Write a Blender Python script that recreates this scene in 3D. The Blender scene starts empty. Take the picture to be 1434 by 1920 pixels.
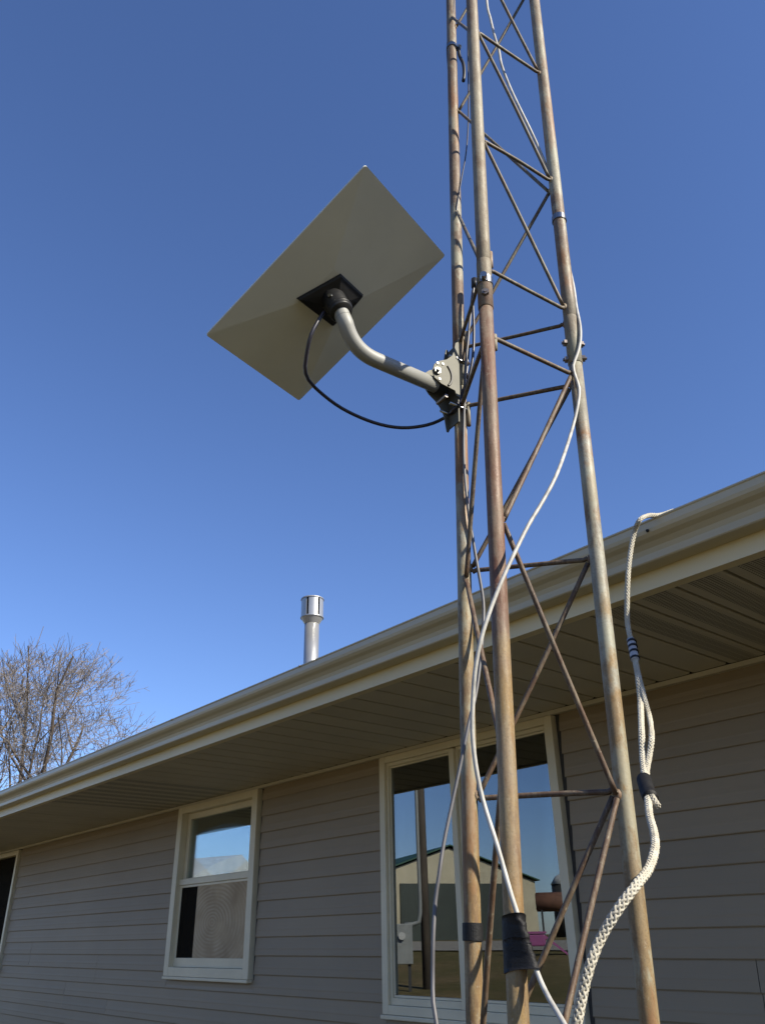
import bpy, math, random
from mathutils import Vector, Matrix, noise
random.seed(7)
SC = bpy.context.scene
COL = SC.collection
R_ = math.radians

# ------------------------------------------------------------------ camera
# camera basis in world space (X along the wall, Y into the house, Z up); eye at the origin, lawn at z = -1.55
F = 1510.0; CX = 717.0; CY = 960.0
_Z = Vector((-52, -2860, F)).normalized()
_L = Vector((-1432, 823, F)); _L = (_L - _L.dot(_Z) * _Z).normalized()
_X = -_L
_Y = _Z.cross(_X).normalized()
def cam2w(v): return Vector((_X.dot(v), _Y.dot(v), _Z.dot(v)))
def ray(px, py): return cam2w(Vector((px - CX, py - CY, F))).normalized()
right = cam2w(Vector((1, 0, 0))); up = cam2w(Vector((0, -1, 0))); back = cam2w(Vector((0, 0, -1)))
cd = bpy.data.cameras.new('camera'); cam = bpy.data.objects.new('camera', cd); COL.objects.link(cam)
cam.matrix_world = Matrix(((right.x, up.x, back.x, 0), (right.y, up.y, back.y, 0), (right.z, up.z, back.z, 0), (0, 0, 0, 1)))
cd.sensor_fit = 'VERTICAL'; cd.sensor_height = 24; cd.lens = 24 * F / 1920.0
cd.clip_start = 0.05; cd.clip_end = 3000
SC.camera = cam

# ------------------------------------------------------------------ light
SUN_EL = R_(34.5); SX, SY = math.cos(R_(14.5)), math.sin(R_(14.5))
sdir = Vector((SX, SY, 0)).normalized() * math.cos(SUN_EL) + Vector((0, 0, math.sin(SUN_EL)))
W = bpy.data.worlds.new('World'); SC.world = W; W.use_nodes = True
wn = W.node_tree.nodes; wl = W.node_tree.links; wn.clear()
sky = wn.new('ShaderNodeTexSky'); sky.sky_type = 'NISHITA'; sky.sun_disc = False
sky.sun_elevation = SUN_EL; sky.sun_rotation = math.atan2(SX, SY)
sky.altitude = 200; sky.air_density = 1.0; sky.dust_density = 0.3; sky.ozone_density = 2.2
bg = wn.new('ShaderNodeBackground'); bg.inputs[1].default_value = 0.075
wo = wn.new('ShaderNodeOutputWorld'); tn = wn.new('ShaderNodeVectorMath'); tn.operation = 'MULTIPLY'; tn.inputs[1].default_value = (.88, 1.03, 1.40); wl.new(sky.outputs[0], tn.inputs[0]); wl.new(tn.outputs[0], bg.inputs[0]); wl.new(bg.outputs[0], wo.inputs[0])
sl = bpy.data.lights.new('sun', 'SUN'); sl.energy = 5.0; sl.angle = R_(0.53); sl.color = (1.0, 0.92, 0.77)
so = bpy.data.objects.new('sun', sl); COL.objects.link(so)
so.rotation_mode = 'QUATERNION'; so.rotation_quaternion = sdir.to_track_quat('Z', 'Y')
SC.view_settings.view_transform = 'Standard'; SC.view_settings.look = 'None'
SC.view_settings.exposure = 0.8; SC.view_settings.gamma = 1.0; SC.view_settings.use_curve_mapping = False

# ------------------------------------------------------------------ materials
def newmat(name):
    m = bpy.data.materials.new(name); m.use_nodes = True
    nt = m.node_tree; nt.nodes.clear()
    o = nt.nodes.new('ShaderNodeOutputMaterial'); p = nt.nodes.new('ShaderNodeBsdfPrincipled')
    nt.links.new(p.outputs[0], o.inputs[0])
    return m, nt, p, o
def rgba(c): return (c[0], c[1], c[2], 1)
def noise_n(nt, vec, scale, detail=4, rough=.6, stretch=None):
    if stretch:
        mp = nt.nodes.new('ShaderNodeMapping'); mp.inputs['Scale'].default_value = stretch
        nt.links.new(vec, mp.inputs[0]); vec = mp.outputs[0]
    n = nt.nodes.new('ShaderNodeTexNoise'); n.inputs['Scale'].default_value = scale
    n.inputs['Detail'].default_value = detail; n.inputs['Roughness'].default_value = rough
    nt.links.new(vec, n.inputs['Vector']); return n.outputs[0]
def ramp(nt, fac, stops):
    r = nt.nodes.new('ShaderNodeValToRGB'); e = r.color_ramp.elements
    e[0].position = stops[0][0]; e[0].color = rgba(stops[0][1])
    e[1].position = stops[-1][0]; e[1].color = rgba(stops[-1][1])
    for s, c in stops[1:-1]:
        k = e.new(s); k.color = rgba(c)
    nt.links.new(fac, r.inputs[0]); return r.outputs[0]
def mixc(nt, fac, a, b, mode='MIX'):
    m = nt.nodes.new('ShaderNodeMix'); m.data_type = 'RGBA'; m.blend_type = mode
    for s, v in ((0, fac), (6, a), (7, b)):
        if hasattr(v, 'links'): nt.links.new(v, m.inputs[s])
        elif isinstance(v, (int, float)): m.inputs[s].default_value = v
        else: m.inputs[s].default_value = rgba(v)
    return m.outputs[2]
def math_n(nt, op, a, b=None, c=None):
    m = nt.nodes.new('ShaderNodeMath'); m.operation = op
    for i, v in enumerate((a, b, c)):
        if v is None: continue
        if hasattr(v, 'links'): nt.links.new(v, m.inputs[i])
        else: m.inputs[i].default_value = v
    return m.outputs[0]
def pos(nt):
    return nt.nodes.new('ShaderNodeNewGeometry').outputs['Position']
def sep(nt, v):
    s = nt.nodes.new('ShaderNodeSeparateXYZ'); nt.links.new(v, s.inputs[0]); return s.outputs
def bump(nt, p, h, strength=.3, dist=.01):
    b = nt.nodes.new('ShaderNodeBump'); b.inputs['Strength'].default_value = strength; b.inputs['Distance'].default_value = dist
    nt.links.new(h, b.inputs['Height']); nt.links.new(b.outputs[0], p.inputs['Normal'])

def plain(name, c, rough=.5, metal=0, var=.12, scale=6, bumpd=0, stretch=None, spec=.5, perobj=0.0):
    m, nt, p, o = newmat(name); v = pos(nt)
    n = noise_n(nt, v, scale, 5, .6, stretch)
    lo = tuple(x * (1 - var) for x in c); hi = tuple(min(1, x * (1 + var)) for x in c)
    cc = ramp(nt, n, [(.3, lo), (.7, hi)])
    if perobj:
        oi = nt.nodes.new('ShaderNodeObjectInfo')
        g = ramp(nt, oi.outputs['Random'], [(0, (1 - perobj,) * 3), (1, (1 + perobj * .0 + perobj,) * 3)])
        cc = mixc(nt, 1.0, cc, g, 'MULTIPLY')
    nt.links.new(cc, p.inputs['Base Color'])
    p.inputs['Roughness'].default_value = rough; p.inputs['Metallic'].default_value = metal
    p.inputs['Specular IOR Level'].default_value = spec
    if bumpd: bump(nt, p, noise_n(nt, v, scale * 12, 4, .6, stretch), .5, bumpd)
    return m

def siding_mat():
    m, nt, p, o = newmat('vinyl_siding'); v = pos(nt)
    n = noise_n(nt, v, .9, 4, .6)
    cc = ramp(nt, n, [(.3, (.262, .196, .118)), (.7, (.305, .230, .140))])
    streak = noise_n(nt, v, 3.0, 6, .7, (2.5, 1, .5))
    cc = mixc(nt, math_n(nt, 'MULTIPLY', streak, .25), cc, (.20, .18, .15))
    oi = nt.nodes.new('ShaderNodeObjectInfo')
    cc = mixc(nt, 1.0, cc, ramp(nt, oi.outputs['Random'], [(0, (.93, .93, .93)), (1, (1.05, 1.04, 1.03))]), 'MULTIPLY')
    nt.links.new(cc, p.inputs['Base Color']); p.inputs['Roughness'].default_value = .55
    g = noise_n(nt, v, 14, 5, .6, (.25, 1, 6))
    w = noise_n(nt, v, 1.6, 2, .5)
    b1 = nt.nodes.new('ShaderNodeBump'); b1.inputs['Strength'].default_value = .35; b1.inputs['Distance'].default_value = .03
    nt.links.new(w, b1.inputs['Height'])
    b2 = nt.nodes.new('ShaderNodeBump'); b2.inputs['Strength'].default_value = .35; b2.inputs['Distance'].default_value = .0015
    nt.links.new(g, b2.inputs['Height']); nt.links.new(b1.outputs[0], b2.inputs['Normal']); nt.links.new(b2.outputs[0], p.inputs['Normal'])
    return m

def rust_pipe(name, stops, seed, metal=.35, zr=(-.545, 2.909), rust_amt=.5, patch=.55):
    """steel tube whose patches of zinc, brown rust and ochre follow its height"""
    m, nt, p, o = newmat(name); v = pos(nt)
    mp = nt.nodes.new('ShaderNodeMapping'); mp.inputs['Location'].default_value = (seed, seed * 2.3, seed * .7)
    nt.links.new(v, mp.inputs[0]); v2 = mp.outputs[0]
    z = sep(nt, v)[2]
    n0 = noise_n(nt, v2, 5, 5, .65)
    zz = math_n(nt, 'ADD', math_n(nt, 'DIVIDE', math_n(nt, 'SUBTRACT', z, zr[0]), zr[1] - zr[0]), math_n(nt, 'MULTIPLY', math_n(nt, 'SUBTRACT', n0, .5), .55))
    base = ramp(nt, zz, stops)
    n1 = noise_n(nt, v2, 26, 8, .72, (1, 1, .35))
    fac = ramp(nt, n1, [(.45, (0, 0, 0)), (.62, (1, 1, 1))])
    base = mixc(nt, math_n(nt, 'MULTIPLY', fac, rust_amt), base, (.10, .05, .026))
    n3 = noise_n(nt, v2, 48, 6, .75, (1.6, 1.6, .22))
    base = mixc(nt, math_n(nt, 'MULTIPLY', ramp(nt, n3, [(.45, (0, 0, 0)), (.58, (1, 1, 1))]), .5), base, mixc(nt, .55, base, (.30, .27, .19)))
    base = mixc(nt, math_n(nt, 'MULTIPLY', ramp(nt, noise_n(nt, v2, 15, 7, .75, (1.3, 1.3, .4)), [(.50, (0, 0, 0)), (.60, (1, 1, 1))]), .55), base, (.115, .065, .034))
    base = mixc(nt, math_n(nt, 'MULTIPLY', ramp(nt, noise_n(nt, v2, 300, 3, .8), [(.35, (1, 1, 1)), (.5, (0, 0, 0))]), .35), base, (.05, .035, .025))
    n2 = noise_n(nt, v2, 120, 6, .7)
    fl = ramp(nt, n2, [(.60, (0, 0, 0)), (.70, (1, 1, 1))])
    base = mixc(nt, math_n(nt, 'MULTIPLY', fl, .55), base, (.34, .30, .22))
    pa_ = ramp(nt, noise_n(nt, v2, 11, 6, .7, (1.2, 1.2, .5)), [(.50, (0, 0, 0)), (.57, (1, 1, 1))])
    base = mixc(nt, math_n(nt, 'MULTIPLY', pa_, patch), base, (.29, .295, .225))
    pb_ = ramp(nt, noise_n(nt, v2, 7.3, 7, .72, (1.6, 1.6, .4)), [(.53, (0, 0, 0)), (.60, (1, 1, 1))])
    base = mixc(nt, math_n(nt, 'MULTIPLY', pb_, patch), base, (.20, .092, .034))
    nt.links.new(base, p.inputs['Base Color'])
    p.inputs['Metallic'].default_value = metal * .2; p.inputs['Specular IOR Level'].default_value = .4
    nt.links.new(ramp(nt, n1, [(.3, (.45,) * 3), (.7, (.75,) * 3)]), p.inputs['Roughness'])
    bump(nt, p, noise_n(nt, v2, 150, 6, .7), .45, .0012)
    return m

def ground_mat():
    m, nt, p, o = newmat('dry_lawn'); v = pos(nt)
    a = noise_n(nt, v, .25, 6, .65); b = noise_n(nt, v, 2.2, 10, .82)
    c1 = ramp(nt, b, [(.3, (.10, .078, .038)), (.5, (.18, .135, .066)), (.7, (.26, .20, .105))])
    c2 = ramp(nt, b, [(.3, (.08, .078, .03)), (.7, (.17, .14, .06))])
    cc = mixc(nt, ramp(nt, a, [(.4, (0, 0, 0)), (.62, (1, 1, 1))]), c1, c2)
    nt.links.new(cc, p.inputs['Base Color']); p.inputs['Roughness'].default_value = .95; p.inputs['Specular IOR Level'].default_value = .1
    bump(nt, p, noise_n(nt, v, 30, 8, .8), 1.0, .04)
    return m

def glass_mat(name, mult=3.2, tint=(.55, .6, .6)):
    m = bpy.data.materials.new(name); m.use_nodes = True; nt = m.node_tree; nt.nodes.clear()
    o = nt.nodes.new('ShaderNodeOutputMaterial'); mx = nt.nodes.new('ShaderNodeMixShader')
    t = nt.nodes.new('ShaderNodeBsdfTransparent'); t.inputs[0].default_value = rgba(tint)
    g = nt.nodes.new('ShaderNodeBsdfGlossy'); g.inputs['Roughness'].default_value = .0; g.inputs[0].default_value = (.92, .97, 1, 1)
    fr = nt.nodes.new('ShaderNodeFresnel'); fr.inputs['IOR'].default_value = 1.5
    f = math_n(nt, 'MINIMUM', math_n(nt, 'MULTIPLY', fr.outputs[0], mult), .9)
    nt.links.new(f, mx.inputs[0]); nt.links.new(t.outputs[0], mx.inputs[1]); nt.links.new(g.outputs[0], mx.inputs[2]); nt.links.new(mx.outputs[0], o.inputs[0])
    return m

def vent_mat():
    m, nt, p, o = newmat('vented_soffit_vinyl'); v = pos(nt); s = sep(nt, v)
    # rows of tiny punched slots (shade inside them painted into the colour, plus a bump)
    fy = math_n(nt, 'FRACT', math_n(nt, 'DIVIDE', s[1], .0135))
    slot_y = math_n(nt, 'LESS_THAN', fy, .42)
    fx = math_n(nt, 'FRACT', math_n(nt, 'DIVIDE', math_n(nt, 'ADD', s[0], 1.661 + .178 * 80), .178))
    band = math_n(nt, 'MULTIPLY', math_n(nt, 'GREATER_THAN', fx, .26), math_n(nt, 'LESS_THAN', fx, .80))
    fx2 = math_n(nt, 'FRACT', math_n(nt, 'DIVIDE', s[0], .0325))
    gap = math_n(nt, 'GREATER_THAN', fx2, .10)
    k = math_n(nt, 'MULTIPLY', math_n(nt, 'MULTIPLY', slot_y, band), gap)
    cc = mixc(nt, k, (.50, .455, .36), (.045, .042, .038))
    nt.links.new(cc, p.inputs['Base Color']); p.inputs['Roughness'].default_value = .6
    bump(nt, p, math_n(nt, 'SUBTRACT', 1.0, k), .6, .002)
    return m

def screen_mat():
    m, nt, p, o = newmat('screen_moire_rings'); v = pos(nt)  # moire rings and the pane's brownish reflection painted into the screen colour
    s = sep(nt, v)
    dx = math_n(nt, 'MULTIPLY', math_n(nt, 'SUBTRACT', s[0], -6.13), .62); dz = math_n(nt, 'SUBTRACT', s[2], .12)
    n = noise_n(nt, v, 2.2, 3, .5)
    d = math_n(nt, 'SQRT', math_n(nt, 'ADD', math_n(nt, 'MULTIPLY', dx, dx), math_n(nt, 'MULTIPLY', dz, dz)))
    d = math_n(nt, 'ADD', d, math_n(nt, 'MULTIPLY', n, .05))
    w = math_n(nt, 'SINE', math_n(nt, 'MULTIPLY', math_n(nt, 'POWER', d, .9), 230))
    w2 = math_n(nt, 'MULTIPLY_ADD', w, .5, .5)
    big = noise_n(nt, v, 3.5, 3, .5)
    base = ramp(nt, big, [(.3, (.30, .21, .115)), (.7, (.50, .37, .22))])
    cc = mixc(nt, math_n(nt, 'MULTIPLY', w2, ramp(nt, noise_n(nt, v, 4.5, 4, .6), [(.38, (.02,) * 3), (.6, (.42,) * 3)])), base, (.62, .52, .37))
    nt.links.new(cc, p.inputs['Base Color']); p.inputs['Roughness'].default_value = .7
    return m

def bark_mat(name, c):
    m, nt, p, o = newmat(name); v = pos(nt)
    n = noise_n(nt, v, 5, 6, .7, (1, 1, .3))
    nt.links.new(ramp(nt, n, [(.3, tuple(x * .6 for x in c)), (.7, tuple(x * 1.3 for x in c))]), p.inputs['Base Color'])
    p.inputs['Roughness'].default_value = .9; return m

def rope_mat():
    m, nt, p, o = newmat('rope_fibre'); v = pos(nt)
    n = noise_n(nt, v, 30, 5, .7)
    nt.links.new(ramp(nt, n, [(.3, (.34, .31, .24)), (.7, (.50, .475, .40))]), p.inputs['Base Color'])
    p.inputs['Roughness'].default_value = .85
    bump(nt, p, noise_n(nt, v, 700, 3, .6), .6, .0008); return m

def shingle_mat():
    m, nt, p, o = newmat('asphalt_shingle'); v = pos(nt)
    b = nt.nodes.new('ShaderNodeTexBrick'); b.inputs['Scale'].default_value = 3
    b.inputs['Color1'].default_value = (.09, .08, .07, 1); b.inputs['Color2'].default_value = (.13, .12, .1, 1); b.inputs['Mortar'].default_value = (.03, .03, .03, 1)
    nt.links.new(v, b.inputs['Vector']); nt.links.new(b.outputs[0], p.inputs['Base Color']); p.inputs['Roughness'].default_value = .95
    return m

def corrugated(name, c, period=.23):
    m, nt, p, o = newmat(name); v = pos(nt); s = sep(nt, v)
    w = math_n(nt, 'SINE', math_n(nt, 'MULTIPLY', math_n(nt, 'ADD', s[0], math_n(nt, 'MULTIPLY', s[1], .7)), 6.283 / period))
    n = noise_n(nt, v, 1.2, 5, .6)
    nt.links.new(ramp(nt, n, [(.3, tuple(x * .85 for x in c)), (.7, tuple(x * 1.08 for x in c))]), p.inputs['Base Color'])
    p.inputs['Roughness'].default_value = .5; bump(nt, p, w, .4, .02); return m

M = {}
M['siding'] = siding_mat()
M['trim'] = plain('cream_vinyl_trim', (.66, .58, .41), .42, var=.08, scale=4)
M['gutter'] = plain('almond_aluminium', (.46, .40, .27), .38, var=.10, scale=2.2, stretch=(.3, 1, 3))
M['fascia'] = plain('almond_fascia', (.66, .57, .36), .45, var=.08, scale=2, stretch=(.3, 1, 2))
M['soffit'] = plain('almond_soffit', (.50, .455, .36), .6, var=.06, scale=3, perobj=.03)
M['vent'] = vent_mat()
M['dark'] = plain('dark_gap', (.02, .02, .02), .9)
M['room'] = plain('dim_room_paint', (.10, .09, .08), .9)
M['sheath'] = plain('sheathing', (.06, .055, .05), .9)
M['concrete'] = plain('concrete', (.33, .32, .30), .9, bumpd=.003)
M['glass'] = glass_mat('window_glass', 3.6, (.35, .38, .38))
M['glass2'] = glass_mat('bowed_window_glass', 3.4, (.5, .53, .53)); M['glass3'] = glass_mat('outer_window_glass', .5, (.9, .93, .93))
M['curtain'] = plain('sheer_curtain', (.42, .42, .43), .9, var=.2, scale=9, stretch=(3, 1, .1))
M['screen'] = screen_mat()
M['shingle'] = shingle_mat()
GZ = (.27, .265, .21); OC = (.225, .145, .055); TN = (.235, .18, .095); PB = (.125, .058, .038); BR = (.13, .085, .058); OR = (.21, .105, .042); PL = (.27, .27, .225)
M['legA'] = rust_pipe('leg_rust_tan', [(0, OC), (.18, OC), (.26, TN), (.31, OC), (.38, PL), (.44, OR), (.5, TN), (.55, BR), (.64, (.15, .115, .08)), (.8, BR), (1, (.17, .145, .11))], 3.1)
M['legB'] = rust_pipe('leg_rust_purple', [(0, OC), (.17, OC), (.24, (.20, .13, .07)), (.28, PB), (.36, (.145, .07, .046)), (.46, PB), (.52, BR), (.55, (.20, .17, .12)), (.7, (.235, .21, .155)), (.85, (.18, .14, .10)), (1, (.22, .20, .155))], 9.4, rust_amt=.3, patch=.14)
M['legC'] = rust_pipe('leg_zinc_grey', [(0, OC), (.19, (.20, .145, .075)), (.25, OC), (.29, GZ), (.37, (.28, .285, .25)), (.41, OR), (.46, (.20, .185, .145)), (.55, (.17, .155, .12)), (.62, BR), (.68, GZ), (.85, (.19, .15, .11)), (1, GZ)], 15.7, rust_amt=.3)
M['brace'] = rust_pipe('brace_rust', [(0, (.10, .06, .036)), (.3, (.075, .047, .032)), (.5, (.065, .045, .034)), (.56, (.075, .068, .052)), (1, (.065, .058, .043))], 21.0, rust_amt=.25, patch=.1)
M['weld'] = rust_pipe('weld_bead', [(0, OR), (.5, BR), (.56, (.28, .24, .165)), (1, (.26, .22, .155))], 5.0, rust_amt=.2)
M['steel'] = plain('bright_steel', (.30, .30, .29), .25, 1.0, var=.1, scale=60)
M['bolt'] = plain('rusty_bolt_steel', (.20, .17, .15), .4, .7, var=.3, scale=90)
M['blk'] = plain('black_plastic', (.014, .014, .0145), .45, spec=.3, var=.2, scale=20)
M['tape'] = plain('black_vinyl_tape', (.010, .010, .011), .55, var=.3, scale=30, bumpd=.002, spec=.25)
M['dish'] = plain('warm_grey_plastic', (.60, .605, .535), .5, var=.05, scale=5)
M['dishface'] = plain('white_plastic_face', (.78, .78, .76), .4, var=.02)
M['mast'] = plain('grey_painted_mast', (.25, .25, .23), .5, .0, var=.06, scale=9)
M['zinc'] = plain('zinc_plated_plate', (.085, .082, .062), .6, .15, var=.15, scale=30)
M['darkplate'] = plain('dark_seam_paint', (.09, .09, .085), .4, .5, var=.2, scale=30)  # one even dark tone for the mast seam
M['cblack'] = plain('black_cable_jacket', (.022, .02, .03), .38, var=.2, scale=30)
M['cgrey'] = plain('grey_cable_jacket', (.09, .088, .095), .5, var=.2, scale=20)
M['cwhite'] = plain('white_cable_jacket', (.37, .36, .33), .5, var=.3, scale=45)
M['rope'] = rope_mat()
def dscreen():
    m, nt, p, o = newmat('black_screen_and_strip'); p.inputs['Base Color'].default_value = (.016, .013, .009, 1); p.inputs['Roughness'].default_value = .95; p.inputs['Specular IOR Level'].default_value = .05
    t = nt.nodes.new('ShaderNodeBsdfTransparent'); mx = nt.nodes.new('ShaderNodeMixShader'); mx.inputs[0].default_value = .85
    nt.links.new(t.outputs[0], mx.inputs[1]); nt.links.new(p.outputs[0], mx.inputs[2]); nt.links.new(mx.outputs[0], o.inputs[0]); return m
M['dark_screen_strip'] = dscreen()
M['pvc'] = plain('grey_sleeve', (.36, .36, .38), .5, var=.1, scale=40)
M['ventpipe'] = plain('galvanised_flue', (.38, .38, .37), .35, .6, var=.05, scale=10)
M['grass'] = ground_mat()
M['gravel'] = plain('pale_gravel', (.27, .25, .215), .95, var=.3, scale=12, bumpd=.02)
M['shedwall'] = corrugated('cream_steel_cladding', (.46, .41, .29))
M['shedroof'] = corrugated('green_steel_roof', (.03, .09, .055), .4)
M['sheddoor'] = corrugated('dark_green_door', (.032, .042, .034), .5)
M['white'] = corrugated('white_steel', (.42, .42, .41), .6)
M['wood'] = bark_mat('weathered_pole', (.09, .072, .056))
M['boxgrey'] = plain('meter_box_grey', (.22, .23, .225), .5)
M['rusttank'] = plain('rusted_tank', (.14, .065, .04), .8, var=.35, scale=3)
M['blacksteel'] = plain('black_steel', (.03, .03, .03), .6)
M['pink'] = plain('pink_plastic', (.30, .085, .22), .4, var=.05)
M['bark'] = bark_mat('winter_bark', (.085, .066, .052))
M['twig'] = bark_mat('winter_twig', (.155, .135, .12))

# ------------------------------------------------------------------ mesh helpers
def link(name, me, parent=None, mat=None, loc=None):
    o = bpy.data.objects.new(name, me); COL.objects.link(o)
    if mat is not None and me is not None and not me.materials: me.materials.append(mat)
    if parent is not None: o.parent = parent
    if loc is not None: o.location = loc
    return o
def wloc(o):
    v = Vector((0, 0, 0))
    while o is not None: v += o.location; o = o.parent
    return v
def mesh(name, vs, fs, mat, parent=None, smooth=False, origin=None):
    """vs in world space; the object's origin goes to `origin` (world), default the parent's"""
    pw = wloc(parent) if parent else Vector((0, 0, 0))
    og = Vector(origin) if origin is not None else pw
    me = bpy.data.meshes.new(name)
    me.from_pydata([tuple(Vector(v) - og) for v in vs], [], fs)
    if smooth: me.polygons.foreach_set('use_smooth', [True] * len(me.polygons))
    me.update()
    return link(name, me, parent, mat, og - pw)
def tag(o, label, cat=None, group=None, kind=None):
    if label: o['label'] = label
    if cat: o['category'] = cat
    if group: o['group'] = group
    if kind: o['kind'] = kind
    return o
def thing(name, label, cat, loc, group=None):
    o = bpy.data.objects.new(name, None); COL.objects.link(o); o.location = loc; o.empty_display_size = .1
    return tag(o, label, cat, group)
class MB:
    def __init__(s): s.v = []; s.f = []
    def add(s, vs, fs):
        n = len(s.v); s.v += [Vector(v) for v in vs]; s.f += [tuple(i + n for i in f) for f in fs]; return s
    def box(s, x0, x1, y0, y1, z0, z1):
        return s.add([(x0, y0, z0), (x1, y0, z0), (x1, y1, z0), (x0, y1, z0), (x0, y0, z1), (x1, y0, z1), (x1, y1, z1), (x0, y1, z1)],
                     [(0, 3, 2, 1), (4, 5, 6, 7), (0, 1, 5, 4), (1, 2, 6, 5), (2, 3, 7, 6), (3, 0, 4, 7)])
    def tube(s, pts, rad, n=8, cap=True, ref=None):
        pts = [Vector(p) for p in pts]; rs = rad if isinstance(rad, (list, tuple)) else [rad] * len(pts)
        t0 = (pts[1] - pts[0]).normalized()
        u = Vector(ref) if ref else (Vector((0, 0, 1)) if abs(t0.z) < .9 else Vector((1, 0, 0)))
        u = (u - u.dot(t0) * t0).normalized(); vs = []; fs = []
        for i, p in enumerate(pts):
            a = pts[max(0, i - 1)]; b = pts[min(len(pts) - 1, i + 1)]; t = (b - a)
            t = t.normalized() if t.length > 1e-9 else t0
            u = (u - u.dot(t) * t).normalized(); w = t.cross(u)
            for k in range(n):
                an = 2 * math.pi * k / n
                vs.append(p + (u * math.cos(an) + w * math.sin(an)) * rs[i])
        for i in range(len(pts) - 1):
            for k in range(n):
                k2 = (k + 1) % n
                fs.append((i * n + k, i * n + k2, (i + 1) * n + k2, (i + 1) * n + k))
        if cap: fs += [tuple(range(n))[::-1], tuple((len(pts) - 1) * n + k for k in range(n))]
        return s.add(vs, fs)
    def prism(s, poly, off):
        """planar polygon (list of points) extruded by vector off"""
        n = len(poly); off = Vector(off); a = [Vector(p) for p in poly]
        return s.add(a + [p + off for p in a], [tuple(range(n))[::-1], tuple(range(n, 2 * n))] + [(i, (i + 1) % n, n + (i + 1) % n, n + i) for i in range(n)])
    def ball(s, c, r, n=8, sc=(1, 1, 1)):
        c = Vector(c); vs = []; fs = []; m = n // 2
        for i in range(m + 1):
            ph = math.pi * i / m
            for k in range(n):
                th = 2 * math.pi * k / n
                vs.append(c + Vector((math.sin(ph) * math.cos(th) * sc[0], math.sin(ph) * math.sin(th) * sc[1], math.cos(ph) * sc[2])) * r)
        for i in range(m):
            for k in range(n): fs.append((i * n + k, (i + 1) * n + k, (i + 1) * n + (k + 1) % n, i * n + (k + 1) % n))
        return s.add(vs, fs)
    def build(s, name, mat, parent=None, smooth=False, origin=None):
        return mesh(name, s.v, s.f, mat, parent, smooth, origin)
def spline(pts, step=.02):
    """Catmull-Rom through the points"""
    P = [Vector(p) for p in pts]; P = [P[0] * 2 - P[1]] + P + [P[-1] * 2 - P[-2]]; out = []
    for i in range(1, len(P) - 2):
        a, b, c, d = P[i - 1:i + 3]; n = max(2, int((c - b).length / step))
        for k in range(n):
            t = k / n
            out.append(.5 * ((2 * b) + (c - a) * t + (2 * a - 5 * b + 4 * c - d) * t * t + (3 * b - a - 3 * c + d) * t ** 3))
    out.append(P[-2]); return out

# ------------------------------------------------------------------ ground
GZ0 = -1.55
def gh(x, y):
    t = min(1, max(0, (-y + 1) / 24.0)); b = t ** 1.6 * 1.35
    return GZ0 + b + .03 * noise.noise(Vector((x * .3, y * .3, 0))) * (1 if abs(x) < 80 and abs(y) < 80 else 0)
def ground_sheet(name, xs, ys, mat, dz=0):
    vs = [(x, y, gh(x, y) + dz) for y in ys for x in xs]; n = len(xs)
    fs = [(j * n + i, j * n + i + 1, (j + 1) * n + i + 1, (j + 1) * n + i) for j in range(len(ys) - 1) for i in range(n - 1)]
    return mesh(name, vs, fs, mat, smooth=True)
xs = [-1500, -600, -250, -120] + [x * 2.0 for x in range(-45, 20)] + [60, 120, 250, 600, 1500]
ys = [-1500, -600, -250, -120, -80] + [y * 1.0 for y in range(-60, 30)] + [40, 60, 120, 250, 600, 1500]
g = ground_sheet('ground', xs, ys, M['grass']); tag(g, 'dry winter lawn', None, None, 'structure')
gd = mesh('gravel_drive', [(x * 2.0, y, gh(x * 2.0, y) + .045) for y in (-22.4, -21.5, -20.5, -19.5, -18.8) for x in range(-60, 40)],
          [(j * 100 + i, j * 100 + i + 1, (j + 1) * 100 + i + 1, (j + 1) * 100 + i) for j in range(4) for i in range(99)], M['gravel'], smooth=True)
tag(gd, 'pale gravel drive across the lawn', None, None, 'structure')

# ------------------------------------------------------------------ house
D = 3.41; XL, XR = -16.0, 5.0; ZS = 1.035; LAP = .1136; Z0 = .0136
HB = thing('ranch_house', 'single storey house with taupe lap siding, cream gutter and three windows', 'house', (-5.5, D, GZ0))
WIN = {  # outer casing x0,x1,z0,z1
    'small': (-6.765, -5.495, -.243, 1.011), 'big': (-4.062, -2.662, -.380, 1.011), 'far': (-12.35, -10.88, -.255, 1.004)}
# wall shell (sheathing) around the openings
def wall_mesh():
    mb = MB(); y0, y1 = D + .004, D + .13; zb, zt = GZ0 + .30, ZS + .004
    ops = sorted(WIN.values()); x = XL
    for (a, b, c, d) in ops:
        mb.box(x, a + .03, y0, y1, zb, zt); mb.box(a + .03, b - .03, y0, y1, zb, c + .03); mb.box(a + .03, b - .03, y0, y1, d - .01, zt); x = b - .03
    mb.box(x, XR, y0, y1, zb, zt)
    mb.box(XL, XL + .12, y1, D + 7.5, zb, zt); mb.box(XR - .12, XR, y1, D + 7.5, zb, zt); mb.box(XL, XR, D + 7.5, D + 7.62, zb, zt)
    return mb
wall = wall_mesh().build('wall', M['sheath'], HB)
MB().box(XL + .02, XR - .02, D + .02, D + 7.6, GZ0 - .2, GZ0 + .30).build('foundation', M['concrete'], HB)
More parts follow.
